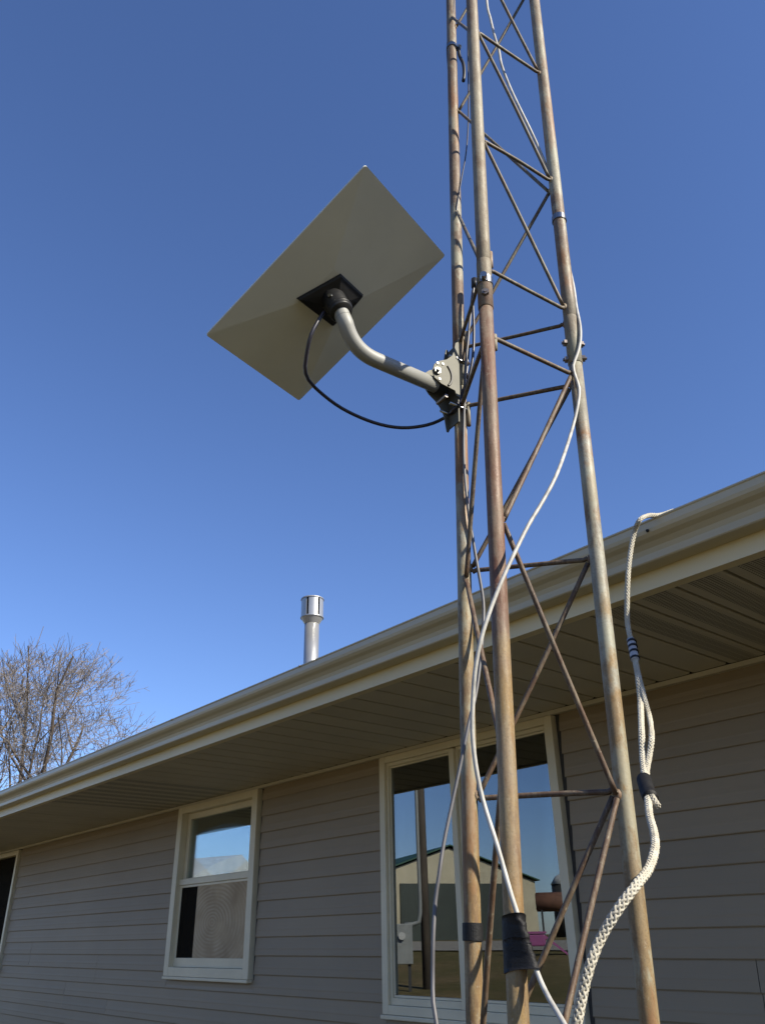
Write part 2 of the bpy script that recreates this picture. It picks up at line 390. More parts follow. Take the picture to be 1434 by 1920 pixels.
# siding boards: one object per piece of lap
seams = [(-9.96, -.099), (-9.96, -.2126), (-8.16, -.2126), (-8.16, -.3262), (-8.85, -.4398), (-8.85, -.5534), (-7.84, -.5534), (-1.825, -.2126), (-1.825, -.3262)]
k0 = int(math.floor((GZ0 + .22 - Z0) / LAP)); k1 = int(math.floor((1.0 - Z0) / LAP))
def board(x0, x1, zb, zt):
    yo = random.uniform(-.0012, .0012)
    # slanted face, with a rolled bottom lip
    pr = [(D - .0145 + yo, zb + .045), (D - .0150 + yo, zb + .001), (D - .0160 + yo, zb), (D - .0180 + yo, zb + .004), (D - .0172 + yo, zb + .012), (D - .0045, zt + .020), (D - .0015, zt + .020)]
    a = [(x0, y, z) for y, z in pr]; n = len(pr)
    # long boards sag a little between nails
    m = max(1, int((x1 - x0) / .8)); vs = []; fs = []
    for i in range(m + 1):
        x = x0 + (x1 - x0) * i / m; s = .0010 * noise.noise(Vector((x * 1.7, zb * 9, 0)))
        vs += [(x, y + s, z + s * .8) for y, z in pr]
    for i in range(m):
        for j in range(n):
            j2 = (j + 1) % n; fs.append((i * n + j, i * n + j2, (i + 1) * n + j2, (i + 1) * n + j))
    fs += [tuple(range(n))[::-1], tuple(m * n + j for j in range(n))]
    mesh('siding_board', vs, fs, M['siding'], wall, origin=((x0 + x1) / 2, D, zb))
for k in range(k0, k1 + 1):
    zb = Z0 + k * LAP; zt = min(zb + LAP, .993)
    spans = [(XL, XR)]
    for (a, b, c, d) in WIN.values():
        if zt > c + .004 and zb < c - .012: board(a + .013, b + .033, zb, c - .024)
        if zt > c + .004 and zb < d - .03:
            ns = []
            for (p, q) in spans:
                if a > p and b < q: ns += [(p, a + .012), (b + .034, q)]
                else: ns.append((p, q))
            spans = ns
    cuts = [x for x, z in seams if abs(z - zb) < .02]
    for q in ((-13.7 + (k % 3) * .9), (2.2 + (k % 3) * .7)): cuts.append(q)
    out = []
    for (p, q) in spans:
        cs = sorted(c for c in cuts if p + .1 < c < q - .1); e = [p] + cs + [q]
        for i in range(len(e) - 1): out.append((e[i] + (.0015 if i else 0), e[i + 1] - (.0015 if i < len(e) - 2 else 0)))
    for (p, q) in out: board(p, q, zb, zt)
MB().box(XL, XR, D - .036, D - .006, 1.012, 1.033).build('soffit_trim', M['soffit'], HB)

# soffit panels
YF = 2.335
sof = MB().box(XL, XR, YF + .02, D + .004, ZS + .016, ZS + .022).build('soffit', M['dark'], HB)
PW = .178
def soffit_panel_mesh(name, mat):
    mb = MB(); g_ = .0065; y0, y1 = YF + .022, D - .037
    # flat pan with a raised V edge each side
    pr = [(0 + g_, .014), (g_, .003), (.010 + g_, 0), (PW - g_ - .010, 0), (PW - g_, .003), (PW - g_, .014)]
    vs = [(x, y0 - YF, z) for x, z in pr] + [(x, y1 - YF, z) for x, z in pr]; n = len(pr)
    fs = [(i, i + 1, n + i + 1, n + i) for i in range(n - 1)] + [(n - 1, 0, n, 2 * n - 1), tuple(range(n))[::-1], tuple(range(n, 2 * n))]
    me = bpy.data.meshes.new(name); me.from_pydata(vs, [], fs); me.materials.append(mat); return me
sm1 = soffit_panel_mesh('soffit_panel', M['soffit']); sm2 = soffit_panel_mesh('vented_soffit_panel', M['vent'])
base = -1.661; i0 = int(math.ceil((XL - base) / PW)); i1 = int(math.floor((XR - base) / PW))
for i in range(i0, i1):
    vent = (0 <= i <= 7) or (-31 <= i <= -24) or (-66 <= i <= -58)
    o = link('soffit_panel', sm2 if vent else sm1, sof)
    o.location = Vector((base + i * PW, YF, ZS + random.uniform(-.0008, .0008))) - wloc(sof)
    if vent: o['label'] = 'soffit panel with a punched vent band'
# fascia in three lengths, gutter as one long run
fc = [XL, -9.75, -4.88, XR]
for i in range(3):
    MB().box(fc[i] + (.002 if i else 0), fc[i + 1], YF, YF + .02, ZS - .008, 1.215).box(fc[i] + (.002 if i else 0), fc[i + 1], YF + .02, YF + .045, ZS - .008, ZS - .004).build('fascia_board', M['fascia'], HB)
def extrude_x(pr, x0, x1, n=24, wob=.0015):
    vs = []; fs = []; m = len(pr)
    for i in range(n + 1):
        x = x0 + (x1 - x0) * i / n; s = wob * noise.noise(Vector((x * .8, 3, 1)))
        vs += [(x, y, z + s) for y, z in pr]
    for i in range(n):
        for j in range(m - 1): fs.append((i * m + j, i * m + j + 1, (i + 1) * m + j + 1, (i + 1) * m + j))
    return vs, fs
gp = [(YF - .003, 1.19), (YF - .003, 1.093), (YF - .006, 1.090), (YF - .070, 1.090), (YF - .074, 1.094), (YF - .076, 1.116), (YF - .082, 1.132), (YF - .096, 1.146), (YF - .112, 1.156), (YF - .122, 1.166), (YF - .126, 1.178), (YF - .126, 1.200), (YF - .130, 1.203), (YF - .130, 1.208), (YF - .124, 1.211), (YF - .110, 1.210), (YF - .110, 1.200),
      (YF - .120, 1.198), (YF - .120, 1.180), (YF - .110, 1.164), (YF - .080, 1.142), (YF - .070, 1.118), (YF - .068, 1.096), (YF - .009, 1.096), (YF - .009, 1.19), (YF - .003, 1.19)]
vs, fs = extrude_x(gp, XL, XR, 60)
gut = mesh('gutter', vs, fs, M['gutter'], HB)
for q_ in ((562, 1250), (322, 1352), (152, 1427)):
    x = (ray(*q_) * ((YF - .13) / ray(*q_).y)).x
    MB().ball((x, YF - .130, 1.205), .006, 8).build('gutter_spike', M['bolt'], gut)
r_ = ray(1213, 995); t_ = (YF - .127) / r_.y
MB().ball(r_ * t_, .006, 8).build('gutter_spike', M['dark'], gut)
# roof
RY = D + 3.8; RZ = 1.225 + (RY - YF) * .30
roof = MB().prism([(XL - .3, YF - .05, 1.232), (XL - .3, RY, RZ), (XL - .3, 2 * RY - YF, 1.232), (XL - .3, 2 * RY - YF, 1.205), (XL - .3, RY, RZ - .03), (XL - .3, YF - .05, 1.205)], (XR - XL + .6, 0, 0)).build('roof', M['shingle'], HB)
MB().prism([(XL, D + .1, 1.05), (XL, RY, RZ - .1), (XL, 2 * RY - D, 1.05)], (.1, 0, 0)).prism([(XR - .1, D + .1, 1.05), (XR - .1, RY, RZ - .1), (XR - .1, 2 * RY - D, 1.05)], (.1, 0, 0)).build('gable', M['siding'], HB)

# windows ------------------------------------------------------------
def frame(mb, x0, x1, z0, z1, w, y0, y1, wb=None, wt=None):
    wb = w if wb is None else wb; wt = w if wt is None else wt
    mb.box(x0, x0 + w, y0, y1, z0, z1); mb.box(x1 - w, x1, y0, y1, z0, z1)
    mb.box(x0 + w, x1 - w, y0 + .0005, y1, z0, z0 + wb); mb.box(x0 + w, x1 - w, y0 + .0005, y1, z1 - wt, z1)
    return mb
def bevel(o, w=.003):
    m = o.modifiers.new('bevel', 'BEVEL'); m.width = w; m.segments = 2; m.limit_method = 'ANGLE'; return o
def pane(x0, x1, z0, z1, y, mat, parent, bow=0.0):
    if not bow:
        return MB().box(x0, x1, y, y + .004, z0, z1).build('pane', mat, parent)
    n = 24; vs = []; fs = []
    for s in (0, .004):
        for j in range(n + 1):
            for i in range(n + 1):
                u = i / n; v = j / n; b = bow * (1 - (2 * u - 1) ** 2) * (1 - (2 * v - 1) ** 2)
                vs.append((x0 + (x1 - x0) * u, y + b + s, z0 + (z1 - z0) * v))
    N = (n + 1) ** 2
    for s in (0, 1):
        for j in range(n):
            for i in range(n):
                q = (s * N + j * (n + 1) + i, s * N + j * (n + 1) + i + 1, s * N + (j + 1) * (n + 1) + i + 1, s * N + (j + 1) * (n + 1) + i)
                fs.append(q if s == 0 else q[::-1])
    return mesh('pane', vs, fs, mat, parent, smooth=True)
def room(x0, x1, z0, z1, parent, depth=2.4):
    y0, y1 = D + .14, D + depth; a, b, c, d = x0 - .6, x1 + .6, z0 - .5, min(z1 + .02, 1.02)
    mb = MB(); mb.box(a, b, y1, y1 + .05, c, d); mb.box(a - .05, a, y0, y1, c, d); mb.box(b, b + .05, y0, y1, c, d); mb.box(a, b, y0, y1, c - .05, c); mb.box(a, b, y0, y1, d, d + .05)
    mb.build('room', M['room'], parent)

# big picture window
x0, x1, z0, z1 = WIN['big']; YC = D - .042
mb = frame(MB(), x0, x1, z0, z1, .050, YC + .006, D + .12, .045, .040)
wbig = bevel(mb.build('window', M['trim'], HB)); wbig['label'] = 'wide two light window with cream frame'
XM0, XM1 = -3.432, -3.392
for (a, b) in ((x0 + .050, XM0), (XM1, x1 - .050)):
    s = frame(MB(), a + .001, b - .001, z0 + .046, z1 - .041, .016, D - .018, D + .05, .034, .020)
    bevel(s.build('sash', M['trim'], wbig), .002)
    s = frame(MB(), a + .018, b - .018, z0 + .081, z1 - .062, .007, D - .006, D + .04, .012, .010)
    bevel(s.build('glazing_bead', M['trim'], wbig), .0015)
    pane(a + .022, b - .022, z0 + .088, z1 - .068, D + .004, M['glass'], wbig)
bevel(MB().box(XM0, XM1, YC + .006, D + .11, z0 + .045, z1 - .048).build('mullion', M['trim'], wbig), .003)
bevel(MB().box(x0 - .002, x1 + .002, YC - .008, YC + .04, z0 - .022, z0 - .001).build('sill', M['trim'], wbig), .004)
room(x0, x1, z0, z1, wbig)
# double hung window
x0, x1, z0, z1 = WIN['small']
mb = frame(MB(), x0, x1, z0, z1, .075, YC, D + .12, .062, .050)
wsm = bevel(mb.build('window', M['trim'], HB)); wsm['label'] = 'double hung window with insect screen over its lower half'
a, b = x0 + .076, x1 - .076; zm = .425
us = bevel(frame(MB(), a, b, zm - .02, z1 - .051, .052, D + .018, D + .055, .05, .046).build('sash', M['trim'], wsm), .002); us['label'] = 'upper sash'
ls = bevel(frame(MB(), a, b, z0 + .063, zm + .022, .048, D + .058, D + .095, .060, .045).build('sash', M['trim'], wsm), .002); ls['label'] = 'lower sash'
pane(a + .05, b - .05, zm + .03, z1 - .099, D + .030, M['glass3'], wsm)
pane(a + .05, b - .05, zm + .03, z1 - .099, D + .040, M['glass2'], wsm, bow=.0028)
pane(a + .046, b - .046, z0 + .123, zm - .023, D + .070, M['glass'], wsm)
bevel(MB().box(a, b, D - .012, D + .017, zm - .022, zm + .022).build('meeting_rail', M['trim'], wsm), .002)
scr = bevel(frame(MB(), a, b, z0 + .063, zm - .023, .030, D + .0, D + .016, .062, .018).build('screen_frame', M['trim'], wsm), .002)
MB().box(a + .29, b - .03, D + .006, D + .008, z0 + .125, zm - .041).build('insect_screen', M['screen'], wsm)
MB().box(a + .03, a + .288, D + .005, D + .0075, z0 + .125, zm - .041).build('dark_inside_strip', M['dark_screen_strip'], wsm)  # added dark strip for the unlit inside seen there, covers the pane's reflection
bevel(MB().box(x0 - .002, x1 + .002, YC - .008, YC + .05, z0 - .022, z0 - .001).build('sill', M['trim'], wsm), .004)
cv = []; cf = []; n = 90
for i in range(n + 1):
    x = a + .06 + (b - a - .12) * i / n; y = D + .16 + .016 * math.sin(i * .7) + .008 * math.sin(i * 1.9)
    cv += [(x, y, .46), (x, y, .96)]
for i in range(n): cf.append((2 * i, 2 * i + 2, 2 * i + 3, 2 * i + 1))
cu = mesh('curtain', cv, cf, M['curtain'], wsm, smooth=True); sd = cu.modifiers.new('thick', 'SOLIDIFY'); sd.thickness = .002
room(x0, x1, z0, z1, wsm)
# far window
x0, x1, z0, z1 = WIN['far']
mb = frame(MB(), x0, x1, z0, z1, .060, YC, D + .12, .05, .05)
wf = bevel(mb.build('window', M['trim'], HB)); wf['label'] = 'dark double hung window cut off by the left edge'
a, b = x0 + .061, x1 - .061
for (c, d, yy) in ((z0 + .051, .40, D + .05), (.36, z1 - .051, D + .014)):
    bevel(frame(MB(), a, b, c, d, .040, yy, yy + .034).build('sash', M['trim'], wf), .002)
    pane(a + .038, b - .038, c + .038, d - .038, yy + .015, M['glass'], wf)
MB().box(a + .01, b - .01, D + .004, D + .006, z0 + .055, z1 - .055).build('insect_screen', M['dark_screen_strip'], wf)
MB().box(x0 - .010, x1 + .010, YC - .018, YC + .04, z0 - .028, z0 - .001).build('sill', M['trim'], wf)
room(x0, x1, z0, z1, wf)

# flue on the far roof slope side
vr = ray(583, 1240); vp = vr * (4.75 / vr.y); vx, vy = vp.x, vp.y
ztop = (ray(585, 1124) * (4.75 / ray(585, 1124).y)).z
zroof = 1.232 + (vy - YF) * .30; RV = .079
fl = MB().tube([(vx, vy, zroof - .1), (vx, vy, ztop - .26)], RV, 28).build('flue_pipe', M['ventpipe'], HB, True)
for k in fl.data.polygons:
    if len(k.vertices) > 4: k.use_smooth = False
c = MB(); zc0, zc1 = ztop - .27, ztop
c.tube([(vx, vy, zc0 - .02), (vx, vy, zc0 + .045)], [RV * 1.02, RV * 1.50], 28)
c.tube([(vx, vy, zc0 + .045), (vx, vy, zc0 + .055)], RV * 1.60, 28)
c.tube([(vx, vy, zc1 - .014), (vx, vy, zc1)], [RV * 1.62, RV * 1.56], 28)
c.build('flue_cap', M['ventpipe'], fl)
c.__init__(); c.tube([(vx, vy, zc0 + .05), (vx, vy, zc1 - .012)], RV * .9, 20); c.build('flue_core', M['blacksteel'], fl, True)
for k in range(6):      # curved shields with gaps between
    a0 = k * math.pi / 3 + .10; vv = []; ff = []
    for i in range(9):
        an = a0 + (math.pi / 3 - .20) * i / 8
        for rr in (RV * 1.52, RV * 1.46):
            for zz in (zc0 + .052, zc1 - .012): vv.append((vx + math.cos(an) * rr, vy + math.sin(an) * rr, zz))
    for i in range(8):
        q = i * 4; ff += [(q, q + 4, q + 5, q + 1), (q + 2, q + 3, q + 7, q + 6), (q, q + 2, q + 6, q + 4), (q + 1, q + 5, q + 7, q + 3)]
    ff += [(0, 1, 3, 2), (32, 34, 35, 33)]
    mesh('cap_shield', vv, ff, M['ventpipe'], fl)

# ------------------------------------------------------------------ lattice tower
LEG = {'A': Vector((-1.22900553, 1.24840451, 0)), 'B': Vector((-0.97032597, 1.07919548, 0)), 'C': Vector((-0.9361548, 1.36538243, 0))}
TV = Vector((0.01152224, 0.04761757, 1.0)); TD = TV.normalized(); SCL = 1 / 1.1; LR = .0175 * SCL
def L(k, z): return (LEG[k] + TV * z) * SCL
TW = thing('lattice_tower', 'rusty three-legged lattice antenna tower standing in front of the house', 'tower', (LEG['A'] + LEG['B'] + LEG['C']) / 3 * SCL + TV * GZ0)
ZJ = {'A': 1.310, 'B': 1.312, 'C': 1.266}
cen = lambda z: (L('A', z) + L('B', z) + L('C', z)) / 3
for k in 'ABC':
    mat = M['leg' + k]; zj = ZJ[k]
    lo = MB().tube([L(k, GZ0 - .3 + (zj - .0 - GZ0 + .3) * i / 12) for i in range(13)], LR - .0008, 32).build('leg', mat, TW, True)
    up_ = MB().tube([L(k, zj + .0008 + (5.2 - zj) * i / 14) for i in range(15)], LR, 32)
    o = up_.build('leg', mat, TW, True)
    for ob in (lo, o):
        for p in ob.data.polygons:
            if len(p.vertices) > 4: p.use_smooth = False
    # swaged sleeve end
    MB().tube([L(k, zj + .001), L(k, zj + .002), L(k, zj + .15), L(k, zj + .165)], [LR - .0006, LR + .0008, LR + .0006, LR - .001], 32, False).build('sleeve', mat, TW, True)
def bolt(k, z, dirn, len_=.012):
    p = L(k, z); d = (Vector(dirn) - Vector(dirn).dot(TD) * TD).normalized()
    for s in (1, -1):
        a = p + d * s * (LR - .001)
        MB().tube([a, a + d * s * .008, a + d * s * .0081, a + d * s * len_], [.0085, .0085, .0042, .0042], 6).build('bolt', M['bolt'], TW)
vdir = Vector((.67, -.74, 0)); sdr = Vector((.74, .67, 0))
bolt('B', 1.348, vdir + sdr * .02, .010)
bolt('C', 1.285, sdr); bolt('C', 1.335, sdr - vdir * .25); bolt('A', 1.345, sdr - vdir * -.3); bolt('A', 1.39, sdr + vdir * .2)
RB = .0045
def surf(k, other, z, off=LR + .003):
    d = L(other, z) - L(k, z); d = (d - d.dot(TD) * TD).normalized(); return L(k, z) + d * off
def rod(a, za, b, zb, bend=.022):
    """one brace rod between two legs, bent where it is welded to the leg"""
    pa = surf(a, b, za); pb = surf(b, a, zb); dr = (pb - pa).normalized(); s = 1 if zb > za else -1
    e = .5 if abs(zb - za) < .1 else 1
    pts = [pa - TD * (-s) * 0 + TD * (0.004 * s), pa + dr * bend * .35, pa + dr * bend]
    mid = (pa + pb) / 2 + Vector((random.uniform(-1, 1), random.uniform(-1, 1), random.uniform(-1, 1))) * .0015
    pts += [mid, pb - dr * bend, pb - dr * bend * .35, pb - TD * (0.004 * s)]
    mb = MB().tube(spline(pts, .03), RB if max(za, zb) > 1.4 else .0050, 10); mb.build('brace', M['brace'], TW, True)
def weld(k, other, z):
    if random.random() < 0: return
    p = surf(k, other, z, LR + .001)
    MB().ball(p - (surf(k, other, z, 1) - L(k, z)) * .0035, .0072, 10, (1, 1, 1.5)).build('weld', M['weld'], TW, True)
P_ = [('B', 2.455, 'C', 2.455), ('B', 2.449, 'C', 1.948), ('B', 1.943, 'C', 1.940), ('B', 1.936, 'C', 1.452), ('B', 1.452, 'C', 1.443), ('B', 2.962, 'C', 2.462), ('B', 2.96, 'C', 2.96),
      ('B', 1.235, 'C', 1.229), ('C', 1.222, 'B', .750), ('B', .744, 'C', .229), ('C', .222, 'B', -.275), ('B', -.283, 'C', -.79), ('C', -.797, 'B', -1.3),
      ('A', 2.486, 'C', 2.955), ('A', 2.481, 'C', 1.918), ('C', 1.912, 'A', 1.475), ('A', 1.446, 'C', 1.406), ('A', 1.245, 'C', 1.208), ('C', 1.200, 'A', .772), ('A', .764, 'C', .728), ('C', .720, 'A', .256), ('A', .250, 'C', .238), ('C', .230, 'A', -.24), ('A', -.247, 'C', -.28), ('C', -.287, 'A', -.76), ('A', -.8, 'C', -.8),
      ('A', 3.018, 'B', 2.470), ('A', 1.975, 'B', 1.480), ('A', 1.462, 'B', 1.455), ('A', 1.240, 'B', 1.236), ('B', 1.228, 'A', .742), ('A', .735, 'B', .285), ('B', .278, 'A', -.23), ('A', -.238, 'B', -.73)]
for k in range(1, 5):
    z = 2.96 + .49 * k
    P_ += [('B', z, 'C', z), ('B', z - .02, 'C', z - .48), ('A', z, 'B', z), ('A', z - .02, 'B', z - .48), ('C', z, 'A', z - .47)]
P_ = [p for p in P_ if p[:4] not in (('A', .745, 'B', .745),)]
for p in P_: rod(*p)
done = set()
for (a, za, b, zb) in P_:
    for (k, o, z) in ((a, b, za), (b, a, zb)):
        key = (k, o, round(z / .05))
        if key in done or (k, o, round(z / .05) + 1) in done or (k, o, round(z / .05) - 1) in done: continue
        done.add(key); weld(k, o, z)
# tabs welded near the splice
def tab(k, other, z0_, z1_):
    a = surf(k, other, z0_, LR + .0052); b = surf(k, other, z1_, LR + .0052)
    MB().tube([a, (a + b) / 2, b], .0050, 8).build('weld_tab', M['weld'], TW, True)
tab('B', 'C', 1.462, 1.515); tab('A', 'C', 1.180, 1.255); tab('B', 'C', 1.20, 1.245); tab('A', 'C', 1.44, 1.50)
MB().tube([TW.location + Vector((0, 0, -.2)), TW.location + Vector((0, 0, .05))], .38, 32).build('base', M['concrete'], TW)

# bands, zip tie, tape on the legs
def band(k, z, h, label, tilt=0, name='pipe_band', mat='steel', r=LR + .0022, cat='clamp', group='steel bands round the tower legs'):
    c = L(k, z)
    mb = MB().tube([c - TD * h / 2, c + TD * h / 2], r, 28); mb.tube([c - TD * h / 2 + TD * .001, c + TD * h / 2 - TD * .001], r + .0004, 28)
    o = mesh(name, mb.v, mb.f, M[mat], None, False, c)
    return tag(o, label, cat, group)
bb = band('B', 1.398, .020, 'bright steel band round the front tower leg just above its joint')
pB = L('B', 1.398) + (vdir - sdr * .1).normalized() * (LR + .003)
s_ = MB().tube([pB, pB + vdir.normalized() * .010], .0075, 10).build('clamp_screw', M['steel'], bb)
ba = band('A', 2.86, .016, 'bright steel band high on the left tower leg with a loose black tail')
pA = L('A', 2.855) + sdr.normalized() * (LR + .004) + vdir.normalized() * .004
MB().tube([pA, pA + sdr.normalized() * .006 - TD * .006], .009, 8).build('clamp_screw', M['steel'], ba)
tl = [pA + Vector((.004, 0, -.01)), pA + Vector((.003, .0, -.05)), pA + Vector((.012, .004, -.10)), pA + Vector((.012, .004, -.15)), pA + Vector((.007, .002, -.185))]
MB().tube(spline(tl, .01), .0055, 8).build('strap_tail', M['blk'], ba, True)
bc = band('C', 1.79, .018, 'bright steel band on the right tower leg facing the open sky')
band('A', .006, .028, 'short black tape wrap round the left tower leg in front of the window', 0, 'tape_wrap', 'tape', LR + .0018, 'tape', 'black tape wraps on the tower legs')

# ------------------------------------------------------------------ dish
DC = Vector((-1.17262376, 0.84157976, 1.34260691))
E1 = Vector((-.25546114, .96673885, .01247422)); E2 = Vector((-.86350681, -.2223409, -.45268146)); EN = Vector((-.43485123, -.1264141, .89158504))
def dp(a, b, n): return DC + E1 * a + E2 * b + EN * n
HA, HB_ = .1625, .2565
DT = thing('satellite_dish', 'flat rectangular satellite dish on a bent grey mast clamped to the left tower leg', 'antenna', L('A', 1.32))
def rrect(a, b, r, n=4):
    out = []
    for (sx, sy, a0) in ((1, 1, 0), (-1, 1, 90), (-1, -1, 180), (1, -1, 270)):
        for i in range(n + 1):
            an = R_(a0 + 90 * i / n); out.append((sx * (a - r) + r * math.cos(an), sy * (b - r) + r * math.sin(an)))
    return out
# shell: rim then a very shallow pyramid towards the socket
rim = rrect(HA, HB_, .006); n = len(rim)
vs = [dp(x, y, .0045) for x, y in rim] + [dp(x, y, .0005) for x, y in rim]
q = [(-.050, -.052), (.064, -.052), (.064, .052), (-.050, .052)]
inner = [dp(x, y, -.016) for x, y in q]; vs += inner
fs = [(i, n + i, n + (i + 1) % n, (i + 1) % n) for i in range(n)]
# corners of rim belong to inner verts: order (+,+),(-,+),(-,-),(+,-)
cm = {0: 2, 1: 3, 2: 0, 3: 1}; m = n // 4
for c_ in range(4):
    iv = 2 * n + cm[c_]
    for i in range(m - 1):
        a = c_ * m + i; fs.append((n + a, iv, n + (a + 1) % n))
    a = c_ * m + m - 1; nxt = 2 * n + cm[(c_ + 1) % 4]
    fs.append((n + a, iv, nxt, n + (a + 1) % n))
fs.append((2 * n, 2 * n + 1, 2 * n + 2, 2 * n + 3))
shell = mesh('back_shell', vs, fs, M['dish'], DT)
fv = [dp(x * .988, y * .992, .0046) for x, y in rim] + [dp(x * .986, y * .99, .0085) for x, y in rim]
mesh('front_face', fv, [(i, (i + 1) % n, n + (i + 1) % n, n + i) for i in range(n)] + [tuple(range(n, 2 * n)), tuple(range(n))[::-1]], M['dishface'], DT)
# black mount: plate, tapering housing, socket ring
poly = [(-.028, -.053), (.057, -.053), (.061, -.010), (.056, .048), (-.066, .053)]
top = [(-.020, -.036), (.034, -.040), (.036, -.004), (.034, .034), (-.028, .036)]
v0 = [dp(x, y, -.0165) for x, y in poly]; v1 = [dp(x, y, -.024) for x, y in poly]; v2 = [dp(x * .9, y * .9, -.026) for x, y in poly]
v3 = [dp(x * .70 + .006, y * .62, -.036) for x, y in top]
N5 = 5; vs = v0 + v1 + v2 + v3; fs = []
for lv in range(3):
    for i in range(N5): fs.append((lv * N5 + i, lv * N5 + (i + 1) % N5, (lv + 1) * N5 + (i + 1) % N5, (lv + 1) * N5 + i))
fs += [tuple(range(N5)), tuple(range(3 * N5, 4 * N5))[::-1]]
hs = bevel(mesh('mount_housing', vs, fs, M['blk'], DT), .002)
SXo = -.003
def sp(n_, da=0): return dp(SXo + da, 0, n_)
MB().tube([sp(-.030), sp(-.050), sp(-.084), sp(-.088)], [.030, .0285, .0275, .0255], 32).build('socket', M['blk'], DT, True)
MB().tube([sp(-.072), sp(-.0735), sp(-.0785), sp(-.080)], [.0278, .0298, .0298, .0278], 32, False).build('socket_ring', M['blk'], DT, True)
wv = (Vector((0, 0, 0)) - sp(-.06)).normalized(); wv = (wv - wv.dot(EN) * EN).normalized()
bs = sp(-.052) + wv * .029
MB().tube([bs, bs + wv * .004], .0055, 12).build('bolt', M['steel'], DT)
# ribs in the housing seen as two bright slots
for (a, b) in (((-.056, .043), (.034, .036)), ((.049, .042), (.053, -.030))):
    MB().tube([dp(a[0], a[1], -.0262), dp(b[0], b[1], -.0270)], .0022, 6).build('rib', M['blk'], DT)
CZ = 1.322
# mast: straight up out of the clamp then bent to the dish axis
RM = .0182
G0 = L('A', CZ)
S0 = sp(-.070)
BP = ray(660, 656) * 1.875                       # where the mast bends
AXC = L('A', CZ)
ad = (BP - AXC); ad = (ad - ad.dot(TD) * TD).normalized()      # outwards from the leg towards the mast
sdn = TD.cross(ad).normalized()                                # plate normal
if sdn.dot(-AXC) < 0: sdn = -sdn                               # faces the camera side
def onp(px, py, s=0.0):
    r = ray(px, py); return r * ((AXC + sdn * s).dot(sdn) / r.dot(sdn))
GP = onp(812, 721)
E_ = (GP - BP)
B1 = sp(-.100)
# fillet at BP between directions (BP-B2) and (GP-BP)
d1 = (BP - B1).normalized(); d2 = E_.normalized(); fr_ = .062
pa, pb = BP - d1 * fr_, BP + d2 * fr_
mp_ = [S0, B1] + [((1 - t) ** 2) * pa + 2 * t * (1 - t) * BP + t * t * pb for t in [i / 14 for i in range(15)]] + [GP + d2 * .008]
mp2 = [mp_[0] * (1 - t) + mp_[2] * t for t in [i / 5 for i in range(5)]] + mp_[2:]
mast = MB().tube(mp2, RM, 32).build('mast', M['mast'], DT, True)
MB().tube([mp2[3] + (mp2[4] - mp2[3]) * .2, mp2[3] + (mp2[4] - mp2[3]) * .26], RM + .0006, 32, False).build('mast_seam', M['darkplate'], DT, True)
# clamp: two fan plates, back flange, U-bolts
CO = onp(851, 724)
def cp(a, h, s): return CO + ad * a + TD * h + sdn * s
def ah(px, py):
    v = onp(px, py) - CO; return (v.dot(ad), v.dot(TD))
print('pivot a,h', ah(806, 715), 'tip', ah(845, 646), 'leg', (CO - AXC).dot(ad))
half = [(.0, .118), (.003, .126), (.008, .126), (.011, .110), (.014, .090), (.021, .070), (.038, .050), (.060, .036), (.074, .020), (.079, .0)]
outl = half + [(a, -h) for a, h in half[::-1][1:]]
def fan(s, cut=None):
    pts = []
    for (a, h) in outl:
        if cut is not None and h < cut: continue
        pts.append((a, h))
    if cut is not None: pts += [(.074, cut + .014), (.054, cut + .004), (.014, cut), (.010, cut - .012), (.0, cut - .016)]
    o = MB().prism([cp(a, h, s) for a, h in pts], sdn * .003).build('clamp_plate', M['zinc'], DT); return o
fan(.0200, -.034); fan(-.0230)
MB().prism([cp(.0, .118, -.020), cp(.0, .118, .020), cp(.0, -.118, .020), cp(.0, -.118, -.020)], ad * .003).build('clamp_flange', M['zinc'], DT)
# slot in the near plate: arc of dark bar with bolt, pivot bolt
arcp = [cp(.068 - .044 * math.cos(R_(t)), .044 * math.sin(R_(t)), .0236) for t in range(-40, 46, 6)]
MB().tube(arcp, .0032, 6).build('clamp_slot', M['blk'], DT)
pv = cp(.068, .0, .023); MB().tube([pv, pv + sdn * .006], .0095, 6).tube([pv + sdn * .006, pv + sdn * .012], .0045, 8).build('bolt', M['steel'], DT)
for (a, h) in ((.066, .026), (.060, -.020), (.050, .030)):
    w = cp(a, h, .0232); MB().tube([w, w + sdn * .002], .0035, 8).build('rivet', M['steel'], DT)
pv = cp(.036, -.055, -.02); MB().tube([pv, pv + sdn * .038], .005, 8).build('bolt', M['bolt'], DT)
for h in (.070, -.074):
    cc_ = AXC + TD * (h + (CO - AXC).dot(TD)); r0 = LR + .0035; pts = []
    for t in range(0, 181, 12):
        an = R_(t); pts.append(cc_ - ad * (r0 * math.sin(an)) + sdn * (r0 * math.cos(an)))
    pts = [cc_ + ad * (LR + .030) + sdn * r0] + pts + [cc_ + ad * (LR + .030) - sdn * r0]
    MB().tube(pts, .0033, 8).build('u_bolt', M['steel'], DT, True)
    for s in (1, -1):
        c0 = cc_ + ad * (LR + .004) + sdn * r0 * s; MB().tube([c0, c0 + ad * .007], .0068, 6).build('nut', M['steel'], DT)

